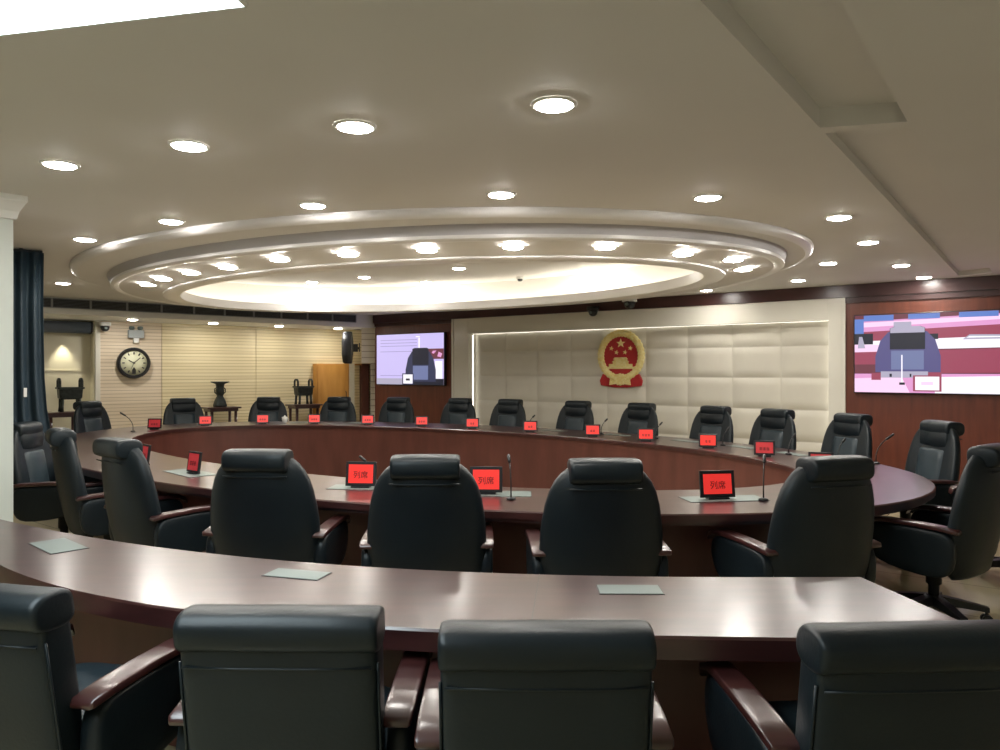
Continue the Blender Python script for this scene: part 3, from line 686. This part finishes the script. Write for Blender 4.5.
def chair_high():
    root = empty('executive_chair')
    seat_part(root); arm_parts(root, .318, .078, WOOD); base_parts(root)
    bm = NB(); R = []
    for z, wx, d in ((.33, .235, .03), (.35, .262, .05), (.42, .292, .062), (.52, .31, .07), (.62, .318, .073), (.72, .314, .072), (.80, .306, .070), (.88, .293, .066), (.95, .272, .062), (1.0, .247, .056), (1.04, .215, .050), (1.065, .185, .042), (1.08, .15, .032), (1.087, .10, .018)):
        r = ring_pts(0, lean(z), z, wx, d, 'xy', 2.6, 40)
        # dish the front: side wings come forward
        for v in r:
            u = abs(v.x)/max(wx, .01)
            v.y += .055*(u**2)*(1 if z > .4 else .5)
        R.append(r)
    loft(bm, R); obj('backrest', bm, LEATHER, root, smooth=True)
    bm = NB(); R = []
    for x, k in ((-.178, .80), (-.174, .92), (-.16, 1.0), (-.07, 1.03), (.07, 1.03), (.16, 1.0), (.174, .92), (.178, .80)):
        R.append(ring_pts(x, lean(1.06)+.014, 1.058, .088*k, .062*k, 'yz', 3, 28))
    loft(bm, R); obj('headrest', bm, LEATHER, root, smooth=True)
    bm = NB(); R = []
    for x, k in ((-.172, .85), (-.158, 1.0), (.158, 1.0), (.172, .85)):
        R.append([Vector((x, lean(z)+y*k, z)) for z, y in ((.890, .03), (.898, .066), (.92, .082), (.97, .092), (1.03, .094), (1.085, .07), (1.09, .03))])
    loft(bm, R); h = obj('headrest_pad', bm, LEATHER, root, smooth=True)
    bm = NB(); R = []
    for z, k in ((.53, .9), (.545, 1.0), (.60, 1.02), (.70, 1.03), (.80, 1.02), (.865, 1.0), (.88, .9)):
        R.append([Vector((x*k, lean(z)+.055+y*k, z)) for x, y in ((-.165, -.02), (.165, -.02), (.165, .02), (.10, .045), (0, .052), (-.10, .045), (-.165, .02))])
    loft(bm, R); obj('lumbar_cushion', bm, LEATHER_SHEEN, root, smooth=True)
    bm = NB(); tube(bm, [(-.18, lean(.975)-.052, .975), (-.09, lean(.975)-.060, .973), (.09, lean(.975)-.060, .973), (.18, lean(.975)-.052, .975)], .005, 6); obj('seam_welt', bm, LEATHER, root, smooth=True)
    return root
def chair_low():
    root = empty('executive_chair')
    seat_part(root, .24); arm_parts(root, .285, .082, WOOD, zt_=.66, thick=.075); base_parts(root)
    bm = NB(); R = []
    for z, wx, d in ((.36, .215, .03), (.38, .235, .05), (.45, .245, .062), (.60, .252, .066), (.75, .252, .068), (.85, .253, .066), (.90, .25, .05), (.915, .24, .02)):
        r = ring_pts(0, lean(z), z, wx, d, 'xy', 6, 48); R.append(r)
    loft(bm, R); obj('backrest', bm, LEATHER, root, smooth=True)
    bm = NB(); R = []
    for x, k in ((-.256, .74), (-.254, .90), (-.247, .97), (-.235, 1.0), (-.12, .985), (.0, 1.0), (.12, .985), (.235, 1.0), (.247, .97), (.254, .90), (.256, .74)):
        ring = []
        for i in range(28):
            t = 2*PI*i/28; c, s = math.cos(t), math.sin(t)
            yy = .074*math.copysign(abs(c)**.75, c)*k; zz = (.056 if s > 0 else .050)*math.copysign(abs(s)**.75, s)*k
            ring.append(Vector((x, lean(.89)-.002+yy+.004*math.sin(x*40+zz*60)*(1 if abs(x) > .2 else .2), .893+zz)))
        R.append(ring)
    loft(bm, R); obj('headrest', bm, LEATHER, root, smooth=True)
    bm = NB(); tube(bm, [(-.24, lean(.81)-.064, .812), (-.1, lean(.81)-.067, .81), (.1, lean(.81)-.067, .81), (.24, lean(.81)-.064, .812)], .0035, 6); obj('seam_welt', bm, LEATHER, root, smooth=True)
    for s in (-1, 1):
        bm = NB(); tube(bm, [(s*.252, lean(z)-.045, z) for z in (.40, .55, .70, .82)], .004, 6); obj('side_piping', bm, LEATHER, root, smooth=True)
    return root
hi = chair_high(); lo = chair_low(); first = {}
def place(proto, X, Y, head, lab, grp, back=.34):
    """X,Y = foot of the top of the backrest; head = facing direction in degrees, 0 = straight away from camera, + = left"""
    a = math.radians(head); fx, fy = -math.sin(a), math.cos(a)
    o = proto if proto.name not in first else copy_tree(proto); first[proto.name] = 1
    o.location = (X+fx*back, Y+fy*back, 0); o.rotation_euler = (0, 0, a); return tag(o, lab, 'chair', grp)
def far_normal(px, off):
    """point where the sight line of column px meets the far side of the table oval grown by off"""
    k = k_(px); best = None
    pts = ell(*TC, TA+off, TB+off, 1440)
    for i in range(1440):
        a, b = pts[i], pts[(i+1) % 1440]; fa, fb_ = a[0]-k*a[1], b[0]-k*b[1]
        if fa*fb_ <= 0:
            if best is None or a[1] > best[0][1]: best = (a, i)
    (x, y), i = best; t = 2*PI*i/1440
    nx = math.cos(t)/(TA+off)*UX+math.sin(t)/(TB+off)*VX; ny = math.cos(t)/(TA+off)*UY+math.sin(t)/(TB+off)*VY
    l = math.hypot(nx, ny); return x, y, nx/l, ny/l
farx = [(87,'leftmost, before the lit alcove'), (182,'between the clock and the bronze vase'), (268,'right of the bronze vase'), (339,'in front of the orange cabinet'), (398,'under the left wall screen'), (460,'just right of the left wall screen'), (510,'second in front of the padded panels'), (578,'nearest to the emblem\'s left'), (641,'right below the emblem'), (715,'first right of the emblem'), (777,'before the padded panels\' right end'), (853,'below the right screen\'s left edge'), (942,'under the middle of the right wall screen')]
FAR = []
for px, where in farx:
    x, y, nx, ny = far_normal(px, .62 if px not in (87, 942, 853) else .62)
    head = math.degrees(math.atan2(nx, -ny)); FAR.append((px, x, y, nx, ny))
    place(hi, x, y, head, 'high-backed black chair on the table\'s far side, '+where, 'chairs around the oval table')
mids = [(-4.02, 6.30, -84, 'black leather chair beside the navy curtain, mostly hidden behind the white pillar'),
        (-3.30, 5.62, -54, 'black leather chair seen from its side, second from the left on the near side'),
        (-2.47, 4.83, -39, 'black leather chair turned half right, right of the side-on chair near the pillar'),
        (-1.345, 4.16, -4, 'leftmost black leather chair with its back square to the camera, near side of oval'),
        (-.385, 3.88, 2, 'black leather chair with back to camera between two red name plates, near side'),
        (.52, 3.72, 2, 'black leather chair with back to camera directly below the emblem, near side'),
        (1.71, 3.82, 16, 'black leather chair at the near right, turned slightly left, beside the lone red plate'),
        (2.92, 4.42, 38, 'black leather chair cut by the right frame edge with its five-legged base visible'),
        (4.12, 5.50, 78, 'black leather chair at the right tip of the oval, behind the frame-cut one')]
for X, Y, hd, lab in mids: place(hi, X, Y, hd, lab, 'chairs around the oval table')
lows = [(-1.44, 2.07, -13, 'low-backed black leather chair at the lower left corner, nearest row'),
        (-.56, 1.93, -1, 'low-backed black leather chair, second from the left in the nearest row'),
        (.11, 1.81, 0, 'low-backed black leather chair, third from the left in the nearest row'),
        (.99, 1.80, 3, 'low-backed black leather chair at the lower right corner, nearest row')]
for X, Y, hd, lab in lows:
    o = place(lo, X, Y, hd, lab, 'low-backed chairs in the nearest row', back=.32)
    o.scale = (1, 1, 1.02 if X < -1 else 1)

# ---------------------------------------------------------------- name displays, plates, microphones on the tables
def text_mesh(s, size, m, parent, loc, name='lettering'):
    cu = bpy.data.curves.new('t', 'FONT'); cu.body = s; cu.size = size; cu.align_x = 'CENTER'; cu.align_y = 'CENTER'; cu.extrude = .0006
    to = bpy.data.objects.new('t', cu); COL.objects.link(to); dg = bpy.context.evaluated_depsgraph_get(); dg.update()
    me = bpy.data.meshes.new_from_object(to.evaluated_get(dg)); bpy.data.objects.remove(to); 
    me.transform(Matrix.Rotation(PI/2, 4, 'X')); me.materials.clear(); me.materials.append(m)
    o = bpy.data.objects.new(name, me); COL.objects.link(o); o.parent = parent; o.location = loc; return o
def card(X, Y, rz, w, h, lab, m=CARD_RED, txt=None, nchar=3):
    e = empty('name_display', (X, Y, zt+.001), rz, lab, 'name plate', 'red electronic name plates on the oval table')
    bm = NB(); b = w*.095; tilt = Matrix.Rotation(math.radians(-8), 4, 'X')
    box(bm, -w/2, w/2, -.006, .012, .012, h+.012, M=tilt); bevel(obj('frame', bm, BLACK, e), .003)
    bm = NB(); box(bm, -w/2+b, w/2-b, -.0075, -.005, .012+b, h+.012-b, M=tilt); s = obj('screen', bm, m, e)
    if txt:
        t = text_mesh(txt, h*.32, INK, s, (0, -.0085, h*.44+.012)); t.rotation_euler = (math.radians(-8), 0, 0); t.location.y += .008*0+math.sin(math.radians(8))*(h*.44)
    else:
        bm = NB(); cw = w*.15
        for k in range(nchar):
            x0 = (k-nchar/2)*cw*1.15; z0 = h*.42
            for q in range(3): box(bm, x0+.1*cw, x0+cw, -.0088, -.0074, z0+q*h*.07, z0+q*h*.07+h*.03, M=tilt)
            box(bm, x0+.5*cw, x0+.62*cw, -.0088, -.0074, z0-.02*h, z0+h*.2, M=tilt)
        obj('lettering', bm, INK, s)
    bm = NB(); box(bm, -w*.3, w*.3, -.02, .035, 0, .012); obj('foot', bm, BLACK, e)
    return e
def bp(px, py, h=.76):
    D = (CAM_H-h)*750/(py-370); return ((px-500)*D/750, D)
def plate(X, Y, rz, w, d, lab, grp):
    e = empty('socket_plate', (X, Y, zt+.0005), rz, lab, 'socket panel', grp)
    bm = NB(); box(bm, -w/2, w/2, -d/2, d/2, 0, .003); bevel(obj('lid', bm, GREYP, e), .001, 1)
    bm = NB(); box(bm, -w/2-.004, w/2+.004, -d/2-.004, d/2+.004, 0, .0015); obj('rim', bm, BLACK, e)
    return e
def mic(X, Y, rz, lab, h=.30, reach=-.10):
    """gooseneck microphone; bends towards +y (its speaker) of the local frame"""
    e = empty('gooseneck_microphone', (X, Y, zt+.003), rz, lab, 'microphone', 'gooseneck microphones on the oval table')
    bm = NB(); lathe(bm, [(.028, 0), (.03, .004), (.028, .012), (.012, .018)], 18); obj('base', bm, BLACK, e, smooth=True)
    pts = [(0, 0, .015), (0, 0, h*.35), (0, reach*.12, h*.55), (0, reach*.35, h*.75), (0, reach*.7, h*.92)]
    bm = NB(); tube(bm, pts, .0045, 8); obj('stem', bm, BLACK, e, smooth=True)
    p, q = Vector(pts[-1]), Vector((0, reach*1.25, h*1.12)); bm = NB(); tube(bm, [p, p.lerp(q, .1), p.lerp(q, .9), q], [.006, .0105, .0105, .006], 12); obj('capsule', bm, BLACK, e, smooth=True)
    return e
near_cards = [(360.5, 488, .21, .165, -6, '列席', CARD_RED, 'red name plate reading 列席, left of the centre chair with back to camera'),
              (486, 494.5, .21, .165, -2, '列席', CARD_RED, 'red name plate reading 列席, right of the centre chair with back to camera'),
              (718, 499.5, .225, .165, 8, '列席', CARD_RED, 'red name plate reading 列席, alone beside the right-hand near chair')]
for px, py, w, h, rz, tx_, m, lab in near_cards:
    X, Y = bp(px, py); card(X, Y, math.radians(rz), w, h, lab, m, tx_)
    plate(X+.04, Y+.02, math.radians(rz), .50, .20, 'grey socket panel under the red name plate '+lab.split(', ', 1)[1].replace(' with back to camera', ''), 'grey socket panels in the tables')
for px, py, w, rz, lab in ((192.5, 474, .17, -38, 'dim red name plate turned sideways, on the near left of the oval table'), (143, 465, .17, -42, 'dim red name plate turned away, behind the half-turned left chair')):
    X, Y = bp(px, py); card(X, Y, math.radians(rz), w, .16, lab, CARD_DIM)
X, Y = bp(190, 473); plate(X, Y, math.radians(-45), .5, .22, 'grey socket panel in the tabletop under the dim sideways name plate', 'grey socket panels in the tables')
for px, py, w, d, rz, lab in ((58, 546, .30, .15, -42, 'grey socket panel in the foreground table, at its far left'), (297, 574.5, .235, .11, -16, 'grey socket panel in the foreground table, left of its centre'), (629.5, 590, .225, .11, -1, 'grey socket panel in the foreground table, right of the joint line')):
    X, Y = bp(px, py); plate(X, Y, math.radians(rz), w, d, lab, 'grey socket panels in the tables')

def side(px, off):
    return far_normal(px, off)
fc = [(154, 3, .2), (205, 3, 1), (262, 3, 1), (314, 3, 1), (367, 3, 1), (421, 3, 1), (472, 2, 1), (530, 2, 1), (592, 2, 1), (645, 3, 1), (707, 2, 1), (764, 3, .5), (821, 3, .4)]
for i, (px, nc, br) in enumerate(fc):
    x, y, nx, ny = far_normal(px, -.70 if px > 500 else -.66)
    rz = math.atan2(nx, -ny)+PI        # screen looks away from the seat, into the ring... 
    # plates stand facing the camera side
    ang = math.atan2(-x, y)
    rot = ang*.6+ (rz-PI-(-0))*0
    face = math.degrees(math.atan2(nx, -ny))
    rot = math.radians({154: -18}.get(px, 0))+math.atan2(ny*0-x, y)*.8+(-.0)
    lab = 'small red name plate along the far side of the oval table, %s from the left' % ORD[i]
    card(x, y, rot, .185, .135, lab, CARD_RED if br > .6 else CARD_DIM, None, nc)
# microphones
for px, py, rz, lab in ((511, 500, 12, 'black gooseneck microphone beside the centre red name plate on the near side'), (763.5, 501, -22, 'black gooseneck microphone right of the lone red name plate'), (374, 484, 30, 'black gooseneck microphone behind the left red name plate on the near side')):
    X, Y = bp(px, py); mic(X, Y, math.radians(rz) if px != 374 else math.radians(75), lab, .24 if px != 374 else .17, .06 if px == 511 else .09)
for px, dx, lab in ((133, .10, 'at the far left end'), (528, 0, 'before the padded panels, first'), (600, 0, 'left of the emblem'), (655, 0, 'below the emblem'), (722, 0, 'first right of the emblem'), (788, 0, 'at the right end of the padded panels'), (840, 0, 'towards the right end of the table'), (880, 0, 'under the right wall screen')):
    x, y, nx, ny = far_normal(px, -.38) if 200 < px < 830 else (*bp(*{133: (133, 432), 840: (838, 461), 880: (876, 464)}[px]), 0, -1)
    r = math.atan2(nx, -ny)+PI
    tall = px in (133, 880)
    mic(x, y, math.radians(75) if px == 133 else math.radians(-70) if px == 880 else math.radians(-60), 'gooseneck microphone on the far tabletop, '+lab, .22 if tall else .17, .16 if tall else .08)
for i, px in enumerate((553, 617, 686, 742, 792, 360, 300)):
    x, y, nx, ny = far_normal(px, -.30)
    plate(x, y, math.atan2(nx, -ny)+PI, .36, .14, 'dark socket panel in the far tabletop, %s' % ['left of the emblem', 'below the emblem', 'right of the emblem', 'below the right part of the padded panels', 'below the right end of the padded panels', 'before the orange cabinet', 'before the right-hand cauldron'][i], 'socket panels in the far tabletop')
x, y, nx, ny = far_normal(284.5, -.4)
e = empty('teacup', (x, y, zt+.001), 0, 'small white teacup on the far tabletop beside a red name plate', 'cup')
bm = NB(); lathe(bm, [(.022, 0), (.03, .01), (.04, .045), (.043, .08), (.040, .08), (.036, .045), (.02, .012)], 24); obj('cup', bm, WHITE, e, smooth=True)
bm = NB(); lathe(bm, [(.045, .08), (.044, .086), (.02, .095), (.008, .1), (.01, .11), (.003, .115)], 24); obj('lid', bm, WHITE, e, smooth=True)
bm = NB(); tube(bm, [(.040, 0, .065), (.062, 0, .06), (.062, 0, .035), (.038, 0, .028)], .004, 8); obj('handle', bm, WHITE, e, smooth=True)
